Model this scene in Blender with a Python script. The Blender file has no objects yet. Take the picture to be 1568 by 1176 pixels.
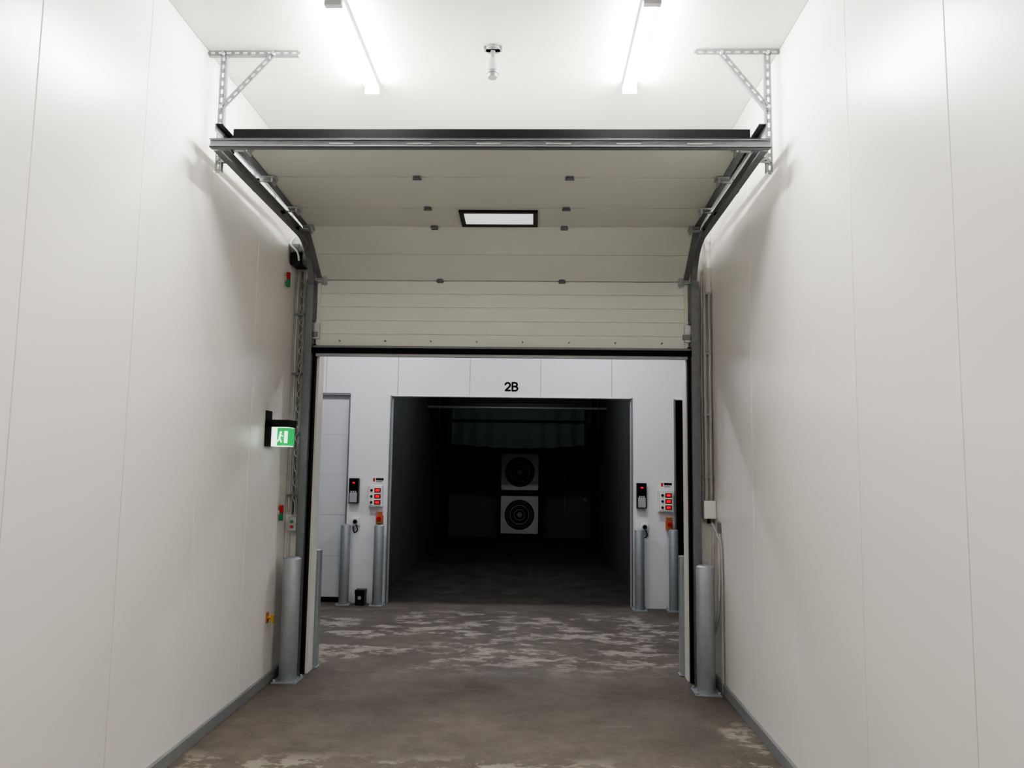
import bpy, bmesh, math, random
from mathutils import Vector, Matrix
random.seed(4)
S=bpy.context.scene
S.view_settings.view_transform='AgX'
S.view_settings.look='AgX - Medium High Contrast'
S.view_settings.exposure=0.7

# ------------------------------------------------------------ materials
def mat(name,col,rough=.5,metal=0,emit=None,es=0,noise=0,nscale=8,bump=0,bscale=60,spec=.5,coat=0):
    m=bpy.data.materials.new(name); m.use_nodes=True
    nt=m.node_tree; b=nt.nodes['Principled BSDF']
    b.inputs['Base Color'].default_value=(*col,1)
    b.inputs['Roughness'].default_value=rough
    b.inputs['Metallic'].default_value=metal
    b.inputs['Specular IOR Level'].default_value=spec
    if emit:
        b.inputs['Emission Color'].default_value=(*emit,1); b.inputs['Emission Strength'].default_value=es
        if es<5: m.cycles.emission_sampling='NONE'
    tc=nt.nodes.new('ShaderNodeTexCoord')
    if noise:
        n=nt.nodes.new('ShaderNodeTexNoise'); n.inputs['Scale'].default_value=nscale; n.inputs['Detail'].default_value=5
        nt.links.new(tc.outputs['Object'],n.inputs['Vector'])
        mx=nt.nodes.new('ShaderNodeMix'); mx.data_type='RGBA'
        mx.inputs[6].default_value=(*[c*(1-noise) for c in col],1)
        mx.inputs[7].default_value=(*[min(1,c*(1+noise)) for c in col],1)
        nt.links.new(n.outputs['Fac'],mx.inputs[0]); nt.links.new(mx.outputs[2],b.inputs['Base Color'])
    if bump:
        n=nt.nodes.new('ShaderNodeTexNoise'); n.inputs['Scale'].default_value=bscale; n.inputs['Detail'].default_value=3
        nt.links.new(tc.outputs['Object'],n.inputs['Vector'])
        bp=nt.nodes.new('ShaderNodeBump'); bp.inputs['Strength'].default_value=bump; bp.inputs['Distance'].default_value=.01
        nt.links.new(n.outputs['Fac'],bp.inputs['Height']); nt.links.new(bp.outputs['Normal'],b.inputs['Normal'])
    return m
WALL=mat('wall_panel_paint',(.78,.760,.732),.29,spec=.9)
WALLG=mat('wall_panel_joint',(.25,.24,.23),.6)
CEIL=mat('ceiling_panel_paint',(.79,.782,.745),.4)
FARW=mat('far_wall_panel_paint',(.74,.745,.765),.45)
DOORW=mat('door_section_paint',(.64,.655,.61),.42)
CELL=mat('cell_wall_painted_shade',(.062,.066,.066),.6,noise=.2,nscale=2)  # white panels coloured near black, carrying the unlit cell's shade
GALV=mat('galvanised_steel',(.50,.52,.54),.42,.75,noise=.15,nscale=25)
GALVD=mat('galvanised_steel_dull',(.19,.20,.215),.5,.4,noise=.2,nscale=25)
BOL=mat('bollard_galvanised',(.36,.39,.42),.42,.45,noise=.16,nscale=18)
BLK=mat('black_rubber',(.006,.006,.007),.6,spec=.1)
BLKP=mat('black_plastic',(.010,.010,.012),.35,spec=.25)
WHP=mat('white_plastic',(.78,.78,.76),.4)
GRYP=mat('grey_plastic',(.36,.37,.38),.45)
CAB=mat('cable_grey',(.45,.45,.43),.5)
RED=mat('red_plastic',(.45,.01,.01),.4)
GRN=mat('green_plastic',(.01,.18,.06),.4)
ORG=mat('orange_plastic',(.42,.12,.05),.4)
YEL=mat('yellow_paint',(.45,.28,.03),.4)
BRASS=mat('brass_fitting',(.6,.33,.08),.35,.8)
LEDR=mat('red_led_display',(.3,.0,.0),.4,emit=(1,.0,.015),es=.5)
BASE=mat('baseboard_grey',(.20,.21,.22),.5,noise=.1,nscale=10)
TUBE=mat('fluorescent_diffuser',(.9,.9,.88),.4,emit=(1,.975,.93),es=165)
TUBEB=mat('fluorescent_diffuser_rear',(.9,.9,.88),.4,emit=(1,.975,.93),es=58)  # rear pair set weaker so the front hot spots stand out
TUBEC=mat('fluorescent_diffuser_cool',(.9,.9,.88),.4,emit=(.96,.97,1),es=58)
TUBEFILL=mat('cell_fill_diffuser',(.9,.9,.88),.4,emit=(.95,.98,1),es=85)  # emitter of the fill lamp added inside the cell
EXG=mat('exit_sign_green',(.0,.35,.10),.4,emit=(.0,.45,.09),es=.5)
EXW=mat('exit_sign_white',(.8,.9,.85),.4,emit=(.8,1,.88),es=1.2)
TARP=mat('dark_green_tarp',(.006,.024,.020),.6,bump=.3,bscale=5)
FANW=mat('fan_housing_white',(.55,.56,.555),.45,noise=.10,nscale=6)
FANG=mat('fan_guard_grey',(.28,.29,.29),.45)
FANB=mat('fan_black',(.012,.012,.013),.45,spec=.2)
GLASS=mat('window_pane_glowing',(.80,.80,.76),.25,emit=(1,.98,.94),es=.45)  # pane is no lamp; its brightness comes from added emission
DOORL=mat('side_door_paint',(.60,.61,.63),.45)
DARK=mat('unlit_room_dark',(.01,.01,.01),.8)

def floor_mat():
    m=bpy.data.materials.new('worn_concrete'); m.use_nodes=True
    nt=m.node_tree; b=nt.nodes['Principled BSDF']; N=nt.nodes; L=nt.links
    tc=N.new('ShaderNodeTexCoord')
    def noise(scale,detail,vec,rough=.55,dist=0):
        n=N.new('ShaderNodeTexNoise'); n.inputs['Scale'].default_value=scale; n.inputs['Detail'].default_value=detail
        n.inputs['Roughness'].default_value=rough; n.inputs['Distortion'].default_value=dist
        L.new(vec,n.inputs['Vector']); return n.outputs['Fac']
    def ramp(f,a,b_,c0=0,c1=1):
        r=N.new('ShaderNodeMapRange'); r.inputs[1].default_value=a; r.inputs[2].default_value=b_
        r.inputs[3].default_value=c0; r.inputs[4].default_value=c1; L.new(f,r.inputs[0]); return r.outputs[0]
    def mul(a,b_,op='MULTIPLY'):
        r=N.new('ShaderNodeMath'); r.operation=op; L.new(a,r.inputs[0])
        if isinstance(b_,float): r.inputs[1].default_value=b_
        else: L.new(b_,r.inputs[1])
        return r.outputs[0]
    def mapp(sx,sy,loc=(0,0,0),rot=0):
        mp=N.new('ShaderNodeMapping'); mp.inputs['Scale'].default_value=(sx,sy,1); mp.inputs['Location'].default_value=loc
        mp.inputs['Rotation'].default_value=(0,0,rot); L.new(tc.outputs['Object'],mp.inputs[0]); return mp.outputs[0]
    def mix(f,c0,c1):
        x=N.new('ShaderNodeMix'); x.data_type='RGBA'; L.new(f,x.inputs[0])
        for i,c in ((6,c0),(7,c1)):
            if isinstance(c,tuple): x.inputs[i].default_value=(*c,1)
            else: L.new(c,x.inputs[i])
        return x.outputs[2]
    obj=tc.outputs['Object']
    base=mix(ramp(noise(1.3,6,obj,.6),.35,.65),(.096,.083,.069),(.155,.134,.113))
    base=mix(ramp(noise(9,7,obj,.7),.42,.70,0,.5),base,(.070,.060,.051))
    base=mix(ramp(noise(30,4,obj,.7),.5,.75,0,.35),base,(.21,.185,.155))
    sep=N.new('ShaderNodeSeparateXYZ'); L.new(obj,sep.inputs[0])
    # pale scuffed wear in the cross corridor
    w1=ramp(sep.outputs['Y'],6.3,6.9); w2=ramp(sep.outputs['Y'],9.25,8.7)
    zone=mul(w1,w2)
    blob=ramp(noise(1.5,3,mapp(1.0,1.3,(.4,0,0),.1),.5,.3),.43,.50)
    str1=ramp(noise(3.6,9,mapp(.9,1.4,(2.2,.6,0),.12),.70,0),.49,.535)
    fine=ramp(noise(26,4,mapp(.3,1.5,rot=.08),.6),.38,.52,.2,1)
    pale=mul(mul(mul(zone,str1),fine),blob)
    base=mix(mul(pale,.9),base,(.36,.33,.29))
    # small pale patches in the near foreground and by the right wall
    n1=mul(ramp(sep.outputs['Y'],4.68,4.52),mul(ramp(sep.outputs['X'],1.18,1.24),ramp(sep.outputs['Y'],5.5,5.2)),'MAXIMUM')
    n2=ramp(noise(3.4,9,mapp(.9,1.3,(3.1,1.7,0)),.70,.0),.515,.55)
    base=mix(mul(mul(n1,n2),.65),base,(.33,.30,.26))
    sc=ramp(noise(9,3,mapp(.12,2.2,rot=.05),.5),.66,.70)
    base=mix(mul(sc,.2),base,(.30,.27,.24))
    # mottled darkening of the cell floor, the room's shade put into the colour
    cell_shade=mul(ramp(sep.outputs['Y'],9.35,9.6),ramp(noise(2.6,7,obj,.75),.40,.6,.70,1))
    base=mix(mul(cell_shade,.95),base,(.022,.020,.018))
    L.new(base,b.inputs['Base Color'])
    L.new(ramp(noise(3,5,obj),.3,.7,.5,.7),b.inputs['Roughness'])
    b.inputs['Specular IOR Level'].default_value=.3
    bp=N.new('ShaderNodeBump'); bp.inputs['Strength'].default_value=.2; bp.inputs['Distance'].default_value=.01
    L.new(noise(40,5,obj),bp.inputs['Height']); L.new(bp.outputs[0],b.inputs['Normal'])
    return m
FLOOR=floor_mat()

# ------------------------------------------------------------ mesh builder
class B:
    def __init__(s,name,bevel=0): s.n=name; s.bm=bmesh.new(); s.m=[]; s.bv=bevel
    def mi(s,m):
        if m not in s.m: s.m.append(m)
        return s.m.index(m)
    def box(s,x0,x1,y0,y1,z0,z1,m):
        c=Vector(((x0+x1)/2,(y0+y1)/2,(z0+z1)/2)); s.obox(c,(x1-x0,y1-y0,z1-z0),Matrix.Identity(3),m)
    def obox(s,c,d,R,m):
        c=Vector(c); h=[v/2 for v in d]; i=s.mi(m)
        vs=[s.bm.verts.new(c+R@Vector((h[0]*a,h[1]*b,h[2]*e))) for a in(-1,1) for b in(-1,1) for e in(-1,1)]
        for q in((0,1,3,2),(4,6,7,5),(0,4,5,1),(2,3,7,6),(0,2,6,4),(1,5,7,3)):
            f=s.bm.faces.new([vs[k] for k in q]); f.material_index=i
    def bar(s,p0,p1,w,t,up,m):
        p0=Vector(p0);p1=Vector(p1); d=p1-p0; y=d.normalized(); x=y.cross(Vector(up)).normalized(); z=x.cross(y)
        R=Matrix((x,y,z)).transposed(); s.obox((p0+p1)/2,(w,d.length,t),R,m)
    def frame(s,d):
        d=d.normalized(); a=Vector((0,0,1)) if abs(d.z)<.9 else Vector((1,0,0))
        u=d.cross(a).normalized(); return u,d.cross(u).normalized()
    def cyl(s,p0,p1,r,m,seg=20,r2=None,cap=True):
        p0=Vector(p0);p1=Vector(p1); u,v=s.frame(p1-p0); i=s.mi(m); r2=r if r2 is None else r2
        A=[];Bq=[]
        for k in range(seg):
            t=2*math.pi*k/seg; o=u*math.cos(t)+v*math.sin(t)
            A.append(s.bm.verts.new(p0+o*r)); Bq.append(s.bm.verts.new(p1+o*r2))
        for k in range(seg):
            f=s.bm.faces.new((A[k],A[(k+1)%seg],Bq[(k+1)%seg],Bq[k])); f.material_index=i; f.smooth=True
        if cap:
            for q in (A[::-1],Bq):
                f=s.bm.faces.new(q); f.material_index=i
    def ball(s,c,r,m,sc=(1,1,1)):
        i=s.mi(m); g=bmesh.ops.create_uvsphere(s.bm,u_segments=14,v_segments=8,radius=r,matrix=Matrix.Translation(c)@Matrix.Diagonal((*sc,1)))
        for v in g['verts']:
            for f in v.link_faces: f.material_index=i; f.smooth=True
    def tube(s,pts,r,m,seg=8,smooth=True):
        P=[Vector(p) for p in pts]
        if smooth and len(P)>2:
            Q=[]
            for k in range(len(P)-1):
                a=P[max(k-1,0)];b=P[k];c=P[k+1];d=P[min(k+2,len(P)-1)]
                for j in range(6):
                    t=j/6; Q.append(.5*((2*b)+(c-a)*t+(2*a-5*b+4*c-d)*t*t+(-a+3*b-3*c+d)*t**3))
            Q.append(P[-1]); P=Q
        i=s.mi(m); rings=[]
        u=None
        for k,p in enumerate(P):
            d=(P[min(k+1,len(P)-1)]-P[max(k-1,0)]).normalized()
            if u is None: u,v=s.frame(d)
            u=(u-d*u.dot(d)).normalized(); v=d.cross(u)
            rings.append([s.bm.verts.new(p+(u*math.cos(2*math.pi*j/seg)+v*math.sin(2*math.pi*j/seg))*r) for j in range(seg)])
        for a,b in zip(rings,rings[1:]):
            for j in range(seg):
                f=s.bm.faces.new((a[j],a[(j+1)%seg],b[(j+1)%seg],b[j])); f.material_index=i; f.smooth=True
        for q in(rings[0][::-1],rings[-1]):
            f=s.bm.faces.new(q); f.material_index=i
    def ring(s,c,axis,Rr,r,m,seg=40):
        u,v=s.frame(Vector(axis)); c=Vector(c); i=s.mi(m); w=Vector(axis).normalized(); rr=[]
        for k in range(seg):
            t=2*math.pi*k/seg; o=u*math.cos(t)+v*math.sin(t)
            rr.append([s.bm.verts.new(c+o*(Rr+r*math.cos(a))+w*r*math.sin(a)) for a in [2*math.pi*j/8 for j in range(8)]])
        for k in range(seg):
            a=rr[k];b=rr[(k+1)%seg]
            for j in range(8):
                f=s.bm.faces.new((a[j],a[(j+1)%8],b[(j+1)%8],b[j])); f.material_index=i; f.smooth=True
    def sweep_yz(s,path,x0,x1,t0,t1,m):
        i=s.mi(m); P=[Vector((0,a,b)) for a,b in path]; rows=[]
        for k,p in enumerate(P):
            d=(P[min(k+1,len(P)-1)]-P[max(k-1,0)]).normalized(); n=Vector((0,-d.z,d.y))
            rows.append([s.bm.verts.new(Vector((x,0,0))+p+n*t) for x,t in((x0,t0),(x1,t0),(x1,t1),(x0,t1))])
        for a,b in zip(rows,rows[1:]):
            for j in range(4):
                f=s.bm.faces.new((a[j],a[(j+1)%4],b[(j+1)%4],b[j])); f.material_index=i
        for q in(rows[0][::-1],rows[-1]):
            f=s.bm.faces.new(q); f.material_index=i
    def done(s,parent=None):
        bmesh.ops.recalc_face_normals(s.bm,faces=s.bm.faces)
        me=bpy.data.meshes.new(s.n); s.bm.to_mesh(me); s.bm.free()
        for m in s.m: me.materials.append(m)
        o=bpy.data.objects.new(s.n,me); S.collection.objects.link(o)
        if s.bv:
            md=o.modifiers.new('bevel','BEVEL'); md.width=s.bv; md.segments=2; md.limit_method='ANGLE'; md.angle_limit=math.radians(50)
        if parent: o.parent=parent
        return o
def empty(name):
    o=bpy.data.objects.new(name,None); S.collection.objects.link(o); o.empty_display_size=.1; return o

XL,XR,CZ=-2.03,1.45,4.20
YD=6.32   # door wall front face
YF=9.40   # far wall front face

# ------------------------------------------------------------ room shell
def side_wall(name,x,sgn,seams):
    b=B(name,.003)
    b.box(*sorted((x+sgn*.010,x+sgn*.12)),-4,YD+.2,0,CZ+.1,WALLG)
    ys=[-4]+seams+[YD]
    for a,c in zip(ys,ys[1:]):
        b.box(*sorted((x,x+sgn*.014)),a+.0022,c-.0022,0,CZ,WALL)
    return b.done()
side_wall('wall_left',XL,-1,[-3.07,-2.22,-1.37,-.52,.37,1.22,2.07,2.92,3.77,4.60,5.44])
side_wall('wall_right',XR,1,[-3.2,-2.37,-1.52,-.67,.13,.97,1.80,2.65,3.50,4.37,5.18])
b=B('wall_back'); b.box(XL-.1,XR+.1,-4.15,-4,0,CZ,WALL); b.done()
b=B('ceiling',.002)
b.box(XL-.1,XR+.1,-4.1,YD+.1,CZ+.012,CZ+.12,WALLG)
cy=[-4,-2.1,-.4,1.3,3.0,4.79,YD]
for a,c in zip(cy,cy[1:]): b.box(XL,XR,a+.0015,c-.0015,CZ,CZ+.014,CEIL)
b.done()
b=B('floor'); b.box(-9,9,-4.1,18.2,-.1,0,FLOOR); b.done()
b=B('wall_door_end')
OX0,OX1,OZ=-1.80,1.235,2.66
b.box(XL,OX0,YD,YD+.14,0,CZ,WALL); b.box(OX1,XR,YD,YD+.14,0,CZ,WALL); b.box(OX0,OX1,YD,YD+.14,OZ,CZ,WALL)
b.done()
# cross corridor
T=.12
CC=3.7
b=B('wall_far',.002)
b.box(-9,9,YF+.02,YF+T-.01,2.512,CC,WALLG)
fx=[-8.9,-5.2,-3.44,-2.585,-1.69,-.80,.07,.94,1.81,2.7,4.5,8.9]
for a,c in zip(fx,fx[1:]): b.box(a+.0022,c-.0022,YF,YF+T,2.51,CC,FARW)
b.done()
for nm,a,c in(('wall_far_pier',-2.27,-1.757),('wall_far_pier.001',1.175,1.69),('wall_far_side',-9,-3.9),('wall_far_side.001',3.5,9)):
    b=B(nm,.002); b.box(a,c,YF,YF+T,0,2.511,FARW); b.done()
b=B('ceiling_cross_corridor'); b.box(-9,9,YD+.14,YF+.1,CC,CC+.1,FARW); b.done()
b=B('wall_cross_near'); b.box(-9,XL-.12,YD,YD+.14,0,CC,FARW); b.box(XR+.12,9,YD,YD+.14,0,CC,FARW); b.done()
b=B('wall_cross_left'); b.box(-9.1,-9,YD,YF+.1,0,CC,FARW); b.done()
b=B('wall_cross_right'); b.box(9,9.1,YD,YF+.1,0,CC,FARW); b.done()
# cell 2B
CX0,CX1,CY1,CH=-1.96,1.31,17.85,3.5
b=B('wall_cell_left',.002)
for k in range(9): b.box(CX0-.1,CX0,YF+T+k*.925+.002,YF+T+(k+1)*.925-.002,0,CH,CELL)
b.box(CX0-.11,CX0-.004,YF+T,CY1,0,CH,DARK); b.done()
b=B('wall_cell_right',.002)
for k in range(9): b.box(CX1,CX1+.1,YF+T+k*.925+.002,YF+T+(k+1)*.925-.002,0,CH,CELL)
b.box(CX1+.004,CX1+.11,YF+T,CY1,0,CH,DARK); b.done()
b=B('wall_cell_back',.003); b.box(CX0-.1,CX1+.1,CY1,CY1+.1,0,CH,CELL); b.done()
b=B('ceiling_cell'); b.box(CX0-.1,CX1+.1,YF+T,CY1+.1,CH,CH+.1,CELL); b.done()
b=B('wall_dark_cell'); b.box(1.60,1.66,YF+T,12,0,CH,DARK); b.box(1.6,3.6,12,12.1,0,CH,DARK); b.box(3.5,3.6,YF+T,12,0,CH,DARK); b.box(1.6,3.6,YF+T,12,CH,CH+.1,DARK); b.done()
b=B('trim_1',.002)
for x0,x1 in((-1.775,-1.757),(1.175,1.193)): b.box(x0,x1,YF-.012,YF+T,0,2.51,GALVD)
b.box(-1.775,1.193,YF-.012,YF+T,2.497,2.512,WHP)
b.done()
b=B('door_side',.0015)
for k in range(5): b.box(-3.9,-2.275,YF+.045,YF+.09,.06+k*.49,.06+(k+1)*.49-.0015,DOORL)
b.box(-3.9,-2.275,YF+.045,YF+.09,.0,.058,BLK)
b.box(-2.285,-2.271,YF-.01,YF+T,0,2.508,GALVD); b.box(-3.9,-2.271,YF-.03,YF-.002,2.50,2.53,GALVD)
b.done()
b=B('trim_2'); b.box(1.69,1.71,YF-.01,YF+T,0,2.5,GALVD); b.box(1.69,3.5,YF-.01,YF+T,2.49,2.515,WHP); b.done()
b=B('baseboard_left',.004); b.box(XL,XL+.022,-4,YD-.01,0,.075,BASE); b.done()
b=B('baseboard_right',.004); b.box(XR-.022,XR,-4,YD-.01,0,.075,BASE); b.done()
# ------------------------------------------------------------ sectional door
DX0,DX1=-1.825,1.25
P=[(6.285,2.635),(6.285,3.205),(5.84,3.53),(5.47,3.555),(4.94,3.585),(4.43,3.61)]
door=empty('sectional_overhead_door')
th=.042
for k in range(5):
    b=B('section_%d'%(k+1),.001)
    a=Vector((0,*P[k])); c=Vector((0,*P[k+1])); d=(c-a); Ln=d.length; y=d.normalized(); n=Vector((0,y.z,-y.y))
    R=Matrix((Vector((1,0,0)),y,n)).transposed()
    w=DX1-DX0; cx=(DX0+DX1)/2
    cc=(a+c)/2+Vector((cx,0,0))
    if n.y<0 or n.z<-.5: n=-n; R=Matrix((Vector((1,0,0)),y,n)).transposed()
    back=n if k==0 else Vector((0,abs(n.y) if n.z>0 else n.y,n.z))
    if n.z<0: back=-n
    bk=back
    b.obox(cc+bk*(th/2+.003),(w,Ln-.006,th-.006),R,DOORW)
    ns=5 if k==0 else (2 if k==1 else 1)
    for j in range(ns):
        g=.0014
        s0=a+y*(Ln*j/ns+g); s1=a+y*(Ln*(j+1)/ns-g)
        if j==0: s0=a+y*.004
        if j==ns-1: s1=a+y*(Ln-.004)
        b.obox((s0+s1)/2+Vector((cx,0,0))+bk*.002,(w,(s1-s0).length,.004),R,DOORW)
    for ex in(DX0+.012,DX1-.012):
        b.obox((a+c)/2+Vector((ex,0,0))-bk*.003,(.045 if k else .03,Ln-.008,.006),R,GALVD if k else DOORW)
    b.done(door)
b=B('window_in_door',.003)
a=Vector((0,*P[2])); c=Vector((0,*P[3])); y=(c-a).normalized(); n=Vector((0,y.z,-y.y)); n=n if n.z<0 else -n
R=Matrix((Vector((1,0,0)),y,-n)).transposed(); L3=(c-a).length
m0=(a+c)/2+Vector((-.285,0,0))+n*.006
b.obox(m0,(.52,L3*.60,.004),R,GLASS)
for sx in(-1,1): b.obox(m0+Vector((sx*.275,0,0)),(.035,L3*.80,.02),R,BLKP)
for sy in(-1,1): b.obox(m0+y*sy*L3*.36,(.585,.038,.02),R,BLKP)
b.done(door)
b=B('hinges',.001)
def hinge(x,p,yd,n):
    R=Matrix((Vector((1,0,0)),yd,n)).transposed(); p=Vector((x,*p))
    b.obox(p+n*.006,(.052,.06,.006),R,GALVD); b.obox(p+n*.012+yd*.012,(.034,.016,.014),R,GALVD)
    b.cyl(p+n*.014-Vector((.03,0,0)),p+n*.014+Vector((.03,0,0)),.007,GALVD,10)
for k in range(1,5):
    d=(Vector((0,*P[k+1]))-Vector((0,*P[k-1]))).normalized(); n=Vector((0,-d.z,d.y))
    n=n if n.z<0 or (k==1 and n.y<0) else -n
    for x in(-.80,.215): hinge(x,P[k],d,n)
b.done(door)
b=B('roller_brackets',.001)
for k in range(1,6):
    kk=min(k,4)
    d=(Vector((0,*P[kk+1]))-Vector((0,*P[kk-1]))).normalized(); n=Vector((0,-d.z,d.y))
    n=n if n.z<0 or (k==1 and n.y<0) else -n
    R=Matrix((Vector((1,0,0)),d,n)).transposed()
    for sx,x in((-1,DX0),(1,DX1)):
        p=Vector((x-sx*.035,*P[k])); 
        if k==5: p-=d*.06
        b.obox(p+n*.012,(.085,.075,.012),R,GALV); b.obox(p+n*.03-Vector((sx*.025,0,0)),(.012,.075,.04),R,GALV)
        b.cyl(p+n*.03,Vector((x+sx*.055,p.y,p.z))+n*.03,.007,GALV,10)
        b.cyl(Vector((x+sx*.035,p.y,p.z))+n*.03,Vector((x+sx*.058,p.y,p.z))+n*.03,.02,BLKP,14)
for sx,x in((-1,DX0),(1,DX1)):
    b.box(x-.03,x+.03,6.255,6.28,2.70,2.84,GALV); b.box(x-.045,x+.02,6.24,6.27,2.72,2.76,GALVD); b.cyl((x,6.25,2.86),(x+sx*.05,6.25,2.86),.012,GALVD,10)
b.done(door)
b=B('bottom_seal',.002)
b.box(DX0-.03,DX1+.03,6.262,6.325,2.585,2.632,BLK)
b.box(DX0-.02,DX1+.02,6.255,6.262,2.63,2.648,GALVD)
b.box(DX0-.03,DX1+.03,6.275,6.31,2.560,2.585,GRYP)
for k in range(8):
    b.cyl((DX0+.2+k*.38,6.25,2.69),(DX0+.2+k*.38,6.285,2.69),.006,GALVD,8)
b.done(door)
b=B('top_seal',.003); b.box(DX0+.0,DX1-.0,4.385,4.43,3.60,3.672,BLK); b.done(door)

# ------------------------------------------------------------ tracks
def arc(y0,z0,r,n=9):
    return [(y0-r+r*math.cos(t),z0+r*math.sin(t)) for t in[math.pi/2*k/n for k in range(n+1)]]
for nm,sx,x in(('door_track_assembly',-1,DX0),('door_track_assembly.001',1,DX1)):
    tr=empty(nm)
    xi=x+sx*.018; xo=x+sx*.062
    a_,b_=min(xi,xo),max(xi,xo)
    b=B('vertical_and_curved_track')
    path=[(6.25,0.0),(6.25,3.07)]+arc(6.25,3.09,.40,10)+[(5.6,3.495),(4.27,3.515)]
    w0,w1=(xo-.004,xo) if sx>0 else (xo,xo+.004)
    b.sweep_yz(path,w0,w1,-.028,.028,GALV)
    b.sweep_yz(path,a_,b_,-.030,-.026,GALV)
    b.sweep_yz(path,a_,b_,.026,.030,GALVD)
    b.done(tr)
    b=B('upper_rail')
    pu=[(6.25,3.30),(6.22,3.42),(6.12,3.52),(5.98,3.60),(5.75,3.615),(4.27,3.63)]
    b.sweep_yz(pu,a_,b_,-.022,-.018,BLKP); b.sweep_yz(pu,w0,w1,-.02,.02,GALVD)
    b.done(tr)
    b=B('side_seal')
    s0,s1=sorted((x-sx*.004,x+sx*.018)); b.box(s0,s1,6.262,6.318,0,2.66,BLK)
    s0,s1=sorted((x+sx*.062,x+sx*.085)); b.box(s0,s1,6.235,6.318,0,3.2,GALVD)
    b.done(tr)
    b=B('track_brackets',.001)
    for z in(.35,1.0,1.65,2.3,2.95):
        s0,s1=sorted((x+sx*.03,x+sx*.10)); b.box(s0,s1,6.285,6.318,z,z+.05,GALV)
        b.cyl((x+sx*.075,6.23,z+.025),(x+sx*.075,6.3,z+.025),.008,GALVD,8)
    for yv in(4.33,4.9,5.3,5.7):
        s0,s1=sorted((x+sx*.06,x+sx*.07)); b.box(s0,s1,yv,yv+.05,3.48,3.66,GALV)
    b.done(tr)
b=B('cross_channel_rail',.001)
b.box(DX0-.07,DX1+.07,4.235,4.265,3.495,3.538,GALVD); b.box(DX0-.07,DX1+.07,4.222,4.265,3.538,3.543,GALV); b.box(DX0-.07,DX1+.07,4.222,4.265,3.490,3.495,GALVD)
b.box(DX0-.07,DX1+.07,4.222,4.227,3.534,3.543,GALVD); b.box(DX0-.07,DX1+.07,4.222,4.227,3.490,3.501,GALVD)
for x in[-1.2,-.75,-.35,.05,.45,.85]: b.box(x,x+.14,4.231,4.236,3.511,3.521,GRYP)
b.done()
def perf(b,p0,p1,w,side,m=GALVD):
    p0=Vector(p0);p1=Vector(p1);d=(p1-p0);L=d.length;d.normalize();c=Vector((0,1,0)).cross(d).normalized()
    R=Matrix((c,d,c.cross(d))).transposed(); t=.004
    for s in(-1,1): b.obox((p0+p1)/2+c*s*(w/2-w*.17),(w*.34,L,t),R,m)
    n=max(2,int(L/.05)); 
    for k in range(n+1):
        q=p0+d*(L*k/n); b.obox(q,(w*.5,.024,t),R,m)
    b.obox((p0+p1)/2+c*side*(w/2)+Vector((0,w*.35,0)),(.004,L,w*.7),R,m)
for nm,sx,xw,xv,xe,xd in(('track_ceiling_hanger',-1,XL,-1.93,-1.47,-1.62),('track_ceiling_hanger.001',1,XR,1.375,.95,1.10)):
    b=B(nm)
    yh=4.44
    perf(b,(xw-sx*.005,yh,CZ-.02),(xe,yh,CZ-.02),.034,1)
    perf(b,(xv,yh,CZ-.03),(xv,yh,3.43),.038,sx)
    perf(b,(xd,yh-.006,CZ-.03),(xv+0*sx,yh-.006,3.82),.036,1)
    for q in((xv,CZ-.03),(xd,CZ-.03),(xv,3.83)): b.cyl((q[0],yh-.02,q[1]),(q[0],yh+.01,q[1]),.011,GALV,6)
    perf(b,(xv,yh-.004,3.60),(DX0-.04 if sx<0 else DX1+.04,yh-.004,3.60),.036,1)
    perf(b,(xv,yh-.004,3.50),(DX0-.04 if sx<0 else DX1+.04,yh-.004,3.50),.03,1)
    b.done()

# ------------------------------------------------------------ lamps
def lamp(name,x,y0,y1,z,m,along='y',leng=0):
    b=B(name)
    if along=='y':
        b.box(x-.042,x+.042,y0,y1,z-.03,z,WHP)
        b.box(x-.046,x+.046,y0-.035,y0,z-.082,z,GRYP); b.box(x-.046,x+.046,y1,y1+.035,z-.082,z,WHP)
        b.cyl((x,y0,z-.042),(x,y1,z-.042),.038,m,12,cap=False)
    else:
        b.box(y0,y1,x-.042,x+.042,z-.03,z,WHP)
        b.box(y0-.035,y0,x-.046,x+.046,z-.082,z,GRYP); b.box(y1,y1+.035,x-.046,x+.046,z-.082,z,GRYP)
        b.cyl((y0,x,z-.042),(y1,x,z-.042),.038,m,12,cap=False)
    b.done()
lamp('fluorescent_ceiling_light',-1.10,3.88,4.84,CZ,TUBE)
lamp('fluorescent_ceiling_light.001',.60,3.88,4.84,CZ,TUBE)
lamp('fluorescent_ceiling_light.002',-1.10,.4,1.36,CZ,TUBEB)
lamp('fluorescent_ceiling_light.003',.60,.4,1.36,CZ,TUBEB)
for i,x in enumerate((-2.0,.8)):
    lamp('corridor_ceiling_light'+('.%03d'%i if i else ''),7.6,x-.6,x+.6,CC,TUBEC,'x')
lamp('cell_fill_light',10.8,-.8,.16,CH,TUBEFILL,'x')  # added fill lamp, unseen above the doorway header, brightens the fans

b=B('ceiling_motion_sensor',.002)
x,yv=-.275,4.42
b.cyl((x,yv,CZ),(x,yv,CZ-.02),.045,GALVD,24); b.box(x-.055,x+.055,yv-.02,yv+.02,CZ-.02,CZ,GALVD)
b.cyl((x,yv,CZ-.02),(x,yv,CZ-.085),.014,GALVD,14); b.ball((x,yv,CZ-.085),.022,GRYP)
b.cyl((x,yv,CZ-.09),(x,yv-.01,CZ-.165),.034,GRYP,22,.042); b.cyl((x,yv-.01,CZ-.165),(x,yv-.012,CZ-.18),.042,GALVD,22,.036)
b.cyl((x,yv-.012,CZ-.18),(x,yv-.014,CZ-.20),.034,GALVD,22,.028)
b.done()

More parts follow.
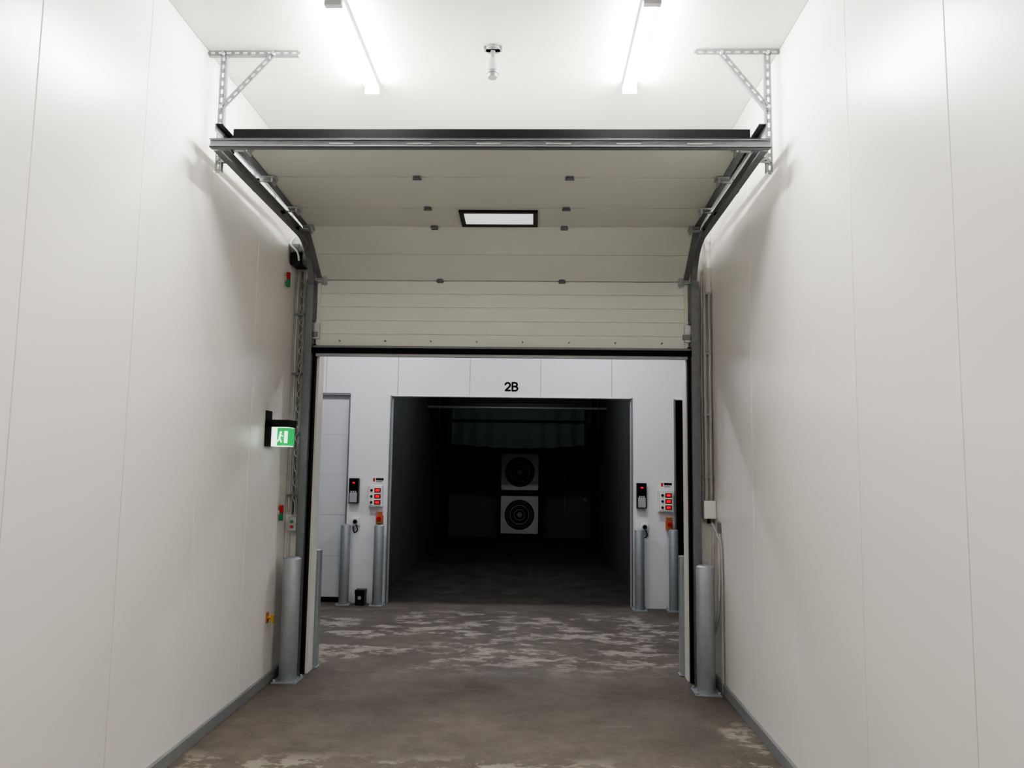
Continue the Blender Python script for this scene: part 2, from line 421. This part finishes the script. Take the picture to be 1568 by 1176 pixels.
# ------------------------------------------------------------ bollards
def bollard(i,x,y,h,r):
    b=B('steel_bollard'+('.%03d'%i if i else ''),.002)
    b.box(x-r*1.45,x+r*1.45,y-r*1.45,y+r*1.45,0,.012,BOL)
    for sx in(-1,1):
        for sy in(-1,1): b.cyl((x+sx*r*1.2,y+sy*r*1.2,.01),(x+sx*r*1.2,y+sy*r*1.2,.03),.011,GALV,6)
    b.cyl((x,y,.01),(x,y,h),r,BOL,32); b.cyl((x,y,h),(x,y,h+.012),r,BOL,32,r*.75)
    b.done()
bollard(0,-1.89,6.10,.93,.068); bollard(1,1.31,6.02,.93,.068)
for i,x in enumerate((-2.245,-1.845,1.255,1.655)): bollard(2+i,x,9.28,.93,.058)
for i,(x0,x1) in enumerate(((-1.83,-1.775),(1.205,1.262))):
    b=B('jamb_guard_post'+('.001' if i else ''),.004); b.box(x0,x1,6.47,6.55,.0,.955,BOL); b.box(x0-.01,x1+.01,6.465,6.56,0,.012,BOL); b.done()

# ------------------------------------------------------------ number sign
b=B('bay_number_sign'); b.box(-.39,-.19,YF-.004,YF-.0005,2.56,2.70,WHP); sg=b.done()
sb=B('bay_number_characters')
def stroke(pts,w=.023):
    y=YF-.0055
    for (x0,z0),(x1,z1) in zip(pts,pts[1:]):
        sb.bar((x0,y,z0),(x1,y,z1),w,.002,(0,1,0),BLK)
    for x0,z0 in pts: sb.cyl((x0,y-.001,z0),(x0,y+.001,z0),w/2,BLK,12)
H=.098; zb=2.581; x2=-.365; xb=-.277; W=.060
def arcp(cx,cz,rx,rz,t0,t1,n=10): return [(cx+rx*math.cos(math.radians(t0+(t1-t0)*k/n)),cz+rz*math.sin(math.radians(t0+(t1-t0)*k/n))) for k in range(n+1)]
stroke(arcp(x2+W/2,zb+H*.70,W/2,H*.29,165,-30,12)+[(x2+.004,zb+.003),(x2+W,zb+.003)])
stroke([(xb,zb),(xb,zb+H)])
stroke([(xb,zb+H)]+arcp(xb+W*.50,zb+H*.76,W*.44,H*.24,90,-90,10)+[(xb,zb+H*.52)])
stroke([(xb,zb+H*.52)]+arcp(xb+W*.52,zb+H*.26,W*.54,H*.26,90,-90,10)+[(xb,zb)])
sb.done(sg)

# ------------------------------------------------------------ control boxes
def black_ctl(i,x,z):
    b=B('door_control_box'+('.001' if i else ''),.004); y=YF-.001
    b.box(x-.058,x+.058,y-.07,y,z-.15,z+.15,BLKP); b.box(x-.045,x+.045,y-.085,y-.07,z-.14,z-.02,GRYP)
    b.box(x-.048,x+.048,y-.082,y-.07,z+.02,z+.13,BLK); b.box(x-.015,x+.02,y-.086,y-.08,z+.085,z+.105,LEDR)
    for k in range(3): b.cyl((x-.025+.025*k,y-.09,z-.01),(x-.025+.025*k,y-.07,z-.01),.007,WHP,10)
    b.done()
def white_ctl(i,x,z):
    b=B('temperature_control_panel'+('.001' if i else ''),.004); y=YF-.001
    b.box(x-.085,x+.085,y-.08,y,z-.125,z+.125,WHP); b.box(x-.075,x+.075,y-.085,y-.08,z-.115,z+.115,GRYP); b.box(x-.072,x+.072,y-.087,y-.084,z-.112,z+.112,WHP)
    for k in range(3):
        zz=z+.07-k*.072
        b.box(x+.004,x+.058,y-.094,y-.088,zz-.016,zz+.016,LEDR); b.box(x-.007,x+.069,y-.092,y-.086,zz-.026,zz+.026,BLKP)
        b.cyl((x-.042,y-.10,zz),(x-.042,y-.084,zz),.015,BLKP,14)
    b.box(x-.055,x+.095,y-.006,y,z+.15,z+.23,WHP)
    b.box(x-.045,x-.02,y-.008,y-.005,z+.17,z+.215,RED); b.box(x-.01,x+.085,y-.008,y-.005,z+.185,z+.215,BLKP); b.box(x-.01,x+.07,y-.008,y-.005,z+.165,z+.173,BLKP)
    b.done()
black_ctl(0,-2.18,1.34); white_ctl(0,-1.915,1.28)
black_ctl(1,1.29,1.33); white_ctl(1,1.575,1.27)
def sock(i,x,z):
    b=B('wall_power_socket'+('.001' if i else ''),.003); y=YF-.001
    b.box(x-.045,x+.045,y-.05,y,z-.045,z+.045,WHP); b.cyl((x,y-.07,z),(x,y-.05,z),.032,GRYP,20); b.cyl((x,y-.073,z),(x,y-.069,z),.024,BLK,20)
    b.tube([(x+.01,y-.06,z-.03),(x+.03,y-.05,z-.10),(x-.01,y-.04,z-.13),(x-.03,y-.03,z-.06)],.006,BLK)
    b.done()
sock(0,-2.15,.97); sock(1,1.325,.96)
def plug(i,x,z):
    b=B('emergency_stop_switch'+('.001' if i else ''),.003); y=YF-.001
    b.box(x-.04,x+.04,y-.06,y,z-.05,z+.045,ORG); b.cyl((x,y-.085,z+.01),(x,y-.06,z+.01),.025,RED,18); b.box(x-.03,x+.03,y-.05,y-.0,z+.045,z+.09,ORG)
    b.box(x-.025,x+.025,y-.064,y-.06,z-.045,z-.03,YEL)
    b.tube([(x,y-.02,z-.05),(x+.005,y-.02,z-.2),(x,y-.02,z-.3)],.006,BLK)
    b.done()
plug(0,-1.86,1.0); plug(1,1.62,.985)
b=B('floor_bait_box',.006); b.box(-2.10,-1.99,9.24,9.36,0,.17,BLKP); b.box(-2.105,-1.985,9.235,9.365,.13,.18,BLKP); b.cyl((-2.045,9.237,.09),(-2.045,9.229,.09),.022,GRYP,16); b.done()

# ------------------------------------------------------------ exit sign lantern on left wall
b=B('emergency_exit_sign_light',.004)
b.box(XL,XL+.012,5.74,5.86,1.98,2.07,BLKP)
b.box(XL,XL+.19,5.74,5.90,1.945,2.0,BLKP); b.box(XL,XL+.05,5.74,5.90,1.80,1.98,BLKP)
b.box(XL+.05,XL+.175,5.75,5.89,1.80,1.945,EXW)
b.box(XL+.095,XL+.182,5.742,5.75,1.805,1.94,EXG)
b.box(XL+.175,XL+.182,5.75,5.885,1.805,1.94,EXG)
zz=1.87; x=XL+.105; y=5.739
b.box(x+.045,x+.07,y-.001,y+.004,zz-.045,zz+.045,EXW)
b.cyl((x+.018,y-.001,zz+.035),(x+.018,y+.004,zz+.035),.008,EXW,12)
b.bar((x+.015,y,zz+.024),(x+.01,y,zz-.01),.012,.004,(0,1,0),EXW); b.bar((x+.01,y,zz-.008),(x+.026,y,zz-.04),.008,.004,(0,1,0),EXW); b.bar((x+.01,y,zz-.008),(x-.005,y,zz-.035),.008,.004,(0,1,0),EXW)
b.bar((x+.015,y,zz+.018),(x+.036,y,zz+.006),.006,.004,(0,1,0),EXW)
b.done()

# ------------------------------------------------------------ left services
b=B('conduit_bundle_left',.001)
for x,z0,z1,r,m in((-2.0,1.28,3.28,.011,CAB),(-1.965,1.26,3.28,.009,GALVD),(-1.935,1.26,3.28,.008,CAB)):
    b.cyl((x,6.295,z0),(x,6.295,z1),r,m,10)
for z in(1.4,1.9,2.4,2.9): b.box(-2.015,-1.925,6.28,6.318,z,z+.02,GALVD)
b.tube([(-1.95+.012*((k%2)*2-1),6.27,3.2-k*.06) for k in range(32)],.004,GALV,6)
b.cyl((-1.99,6.295,.3),(-1.99,6.295,1.1),.010,CAB,10)
b.done()
b=B('chain_hoist_operator',.004)
b.box(-2.02,-1.92,6.13,6.31,3.30,3.40,BLKP); b.cyl((-1.97,6.10,3.47),(-1.97,6.31,3.47),.05,GALV,20); b.cyl((-2.0,6.08,3.42),(-1.93,6.08,3.42),.035,GALVD,18)
b.tube([(-1.98,6.1,3.52),(-2.0,6.05,3.45),(-1.94,6.05,3.38),(-1.94,6.1,3.32)],.008,WHP)
b.done()
for i,(x,y,z) in enumerate(((-2.0,6.05,3.15),(-2.005,6.14,1.28))):
    b=B('emergency_pull_handle'+('.001' if i else ''),.003)
    b.box(x-.015,x+.010,y-.013,y+.013,z+.0,z+.06,RED); b.box(x-.015,x+.010,y-.013,y+.013,z-.06,z,GRN); b.cyl((x,y-.0,z+.06),(x,y,z+.14),.003,CAB,6)
    b.box(x-.03,x-.013,y-.02,y+.02,z-.02,z+.02,GRYP)
    b.done()
b=B('door_push_button_box',.003); b.box(-1.985,-1.915,6.24,6.318,1.13,1.24,GRYP); b.cyl((-1.95,6.225,1.205),(-1.95,6.24,1.205),.012,GRN,12); b.cyl((-1.95,6.225,1.165),(-1.95,6.24,1.165),.012,RED,12)
b.done()
b=B('wall_sensor_fitting',.002); b.cyl((XL,5.97,.50),(XL+.05,5.97,.50),.014,BRASS,12); b.box(XL,XL+.010,5.95,5.99,.46,.54,ORG); b.box(XL+.035,XL+.055,5.955,5.985,.46,.52,YEL)
b.done()

# ------------------------------------------------------------ right services
b=B('conduit_run_right',.001)
b.cyl((1.385,6.28,1.42),(1.385,6.28,3.47),.014,CAB,12); b.cyl((1.425,6.28,1.42),(1.425,6.28,3.1),.011,CAB,12)
b.tube([(1.385,6.28,3.47),(1.375,6.27,3.55),(1.36,6.22,3.6),(1.355,6.1,3.61)],.014,CAB,10)
for z in(1.6,2.1,2.6,3.1): b.box(1.365,1.44,6.27,6.318,z,z+.02,GRYP)
b.tube([(1.385,6.27,3.35),(1.355,6.25,3.25),(1.36,6.26,3.05),(1.358,6.28,2.6),(1.36,6.29,1.42)],.007,CAB)
b.done()
b=B('junction_box',.004); b.box(1.355,1.447,6.22,6.318,1.28,1.42,WHP); b.cyl((1.40,6.27,1.24),(1.40,6.27,1.28),.014,BLKP,12); b.box(1.365,1.437,6.216,6.22,1.29,1.41,WHP); b.done()
b=B('hanging_hose',.001)
b.tube([(1.445,6.1,1.22),(1.43,6.05,1.1),(1.42,6.02,.8),(1.41,6.05,.55),(1.39,6.15,.42),(1.395,6.2,.9),(1.40,6.2,1.2)],.012,CAB,10)
b.tube([(1.40,6.15,1.25),(1.42,6.05,1.15),(1.435,6.0,1.0),(1.43,6.0,.0)],.008,GRYP,10)
b.box(1.43,1.449,6.06,6.12,1.18,1.26,GALVD)
b.done()

# ------------------------------------------------------------ fans in the cell
b=B('stacked_cooling_fans',.004)
fy=17.0
b.box(-.79,-.745,fy,fy+.5,0,1.99,BLKP); b.box(.125,.17,fy,fy+.5,0,1.99,BLKP)
b.box(-.79,.17,fy,fy+.5,1.94,1.99,BLKP); b.box(-.79,.17,fy,fy+.5,.06,.11,BLKP); b.box(-.745,.125,fy,fy+.5,1.02,1.08,BLKP)
b.box(-.745,.125,fy+.25,fy+.5,.10,1.94,BLKP)
for z0,z1 in((.17,.98),(1.11,1.90)):
    cx=-.31; cz=(z0+z1)/2; hx=.41; hz=(z1-z0)/2; r=.31
    i=b.mi(FANW); n=48; inner=[];outer=[];deep=[]
    for k in range(n):
        t=2*math.pi*(k+.0)/n; c_,s_=math.cos(t),math.sin(t); q=min(hx/max(abs(c_),1e-6),hz/max(abs(s_),1e-6))
        inner.append(b.bm.verts.new((cx+r*c_,fy-.01,cz+r*s_))); outer.append(b.bm.verts.new((cx+q*c_,fy-.01,cz+q*s_))); deep.append(b.bm.verts.new((cx+r*.93*c_,fy+.14,cz+r*.93*s_)))
    for k in range(n):
        f=b.bm.faces.new((inner[k],inner[(k+1)%n],outer[(k+1)%n],outer[k])); f.material_index=i
        f=b.bm.faces.new((inner[k],deep[k],deep[(k+1)%n],inner[(k+1)%n])); f.material_index=b.mi(FANB); f.smooth=True
    b.cyl((cx,fy+.13,cz),(cx,fy+.14,cz),r,FANB,40)
    b.ring((cx,fy-.01,cz),(0,1,0),r,.014,FANB)
    for rr_ in(.285,.255,.16): b.ring((cx,fy-.012,cz),(0,1,0),rr_,.004,FANG)
    b.ring((cx,fy-.012,cz),(0,1,0),.205,.014,FANG)
    b.ring((cx,fy-.015,cz),(0,1,0),.115,.012,FANG)
    b.cyl((cx,fy-.02,cz),(cx,fy+.1,cz),.060,FANG,20)
    for k in range(7):
        t=2*math.pi*k/7; d=Vector((math.cos(t),0,math.sin(t))); tt=Vector((-math.sin(t),0,math.cos(t)))
        ww=(tt+Vector((0,.7,0))).normalized(); Rm=Matrix((d,ww,d.cross(ww))).transposed()
        b.obox(Vector((cx,fy+.07,cz))+d*.16,(.22,.10,.006),Rm,FANB)
    for k in range(4):
        t=math.pi/4+math.pi/2*k; d=Vector((math.cos(t),0,math.sin(t))); b.cyl(Vector((cx,fy-.018,cz))+d*.05,Vector((cx,fy-.018,cz))+d*.31,.005,FANB,8)
b.done()
b=B('evaporator_curtain',.01)
b.box(-1.62,.98,14.9,15.5,2.05,2.85,TARP)
b.box(-1.66,1.02,14.85,14.9,2.78,2.86,FANB); 
n=26; i=b.mi(TARP); pr=None
for k in range(n+1):
    x=-1.60+2.56*k/n; z=2.05-.07*math.sin(math.pi*k/n)-.012*math.sin(k*1.7); yy=14.86+.02*math.sin(k*2.1)
    r_=[b.bm.verts.new((x,14.88,2.8)),b.bm.verts.new((x,yy,2.4)),b.bm.verts.new((x,yy,z))]
    if pr:
        for j in range(2):
            f=b.bm.faces.new((pr[j],r_[j],r_[j+1],pr[j+1])); f.material_index=i; f.smooth=True
    pr=r_
for x in(-1.66,1.0): b.box(x-.02,x+.02,14.86,14.9,2.0,CH,FANB)
b.done()
b=B('cell_pipework',.001)
b.cyl((CX0+.005,14.0,2.70),(CX1-.005,14.0,2.70),.025,GALVD,12); b.cyl((-1.74,14.0,1.9),(-1.74,14.0,CH),.02,FANB,12); b.cyl((1.15,14.0,1.9),(1.15,14.0,CH),.02,FANB,12)
b.done()
b=B('door_cell_back',.003)
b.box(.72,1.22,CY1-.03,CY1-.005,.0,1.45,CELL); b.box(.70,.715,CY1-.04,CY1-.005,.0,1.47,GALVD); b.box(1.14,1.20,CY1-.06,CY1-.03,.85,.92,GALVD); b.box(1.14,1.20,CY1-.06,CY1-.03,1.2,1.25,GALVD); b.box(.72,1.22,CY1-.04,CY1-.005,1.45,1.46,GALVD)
b.done()

# ------------------------------------------------------------ world + camera
w=bpy.data.worlds.new('world'); S.world=w; w.use_nodes=True
w.node_tree.nodes['Background'].inputs[0].default_value=(.02,.02,.02,1)
cam=bpy.data.cameras.new('camera'); co=bpy.data.objects.new('camera',cam); S.collection.objects.link(co)
co.location=(0,0,1.7); co.rotation_euler=(1.673,-.01353,.02867); cam.lens=1178/1568*36; cam.sensor_width=36; cam.clip_start=.05
S.camera=co
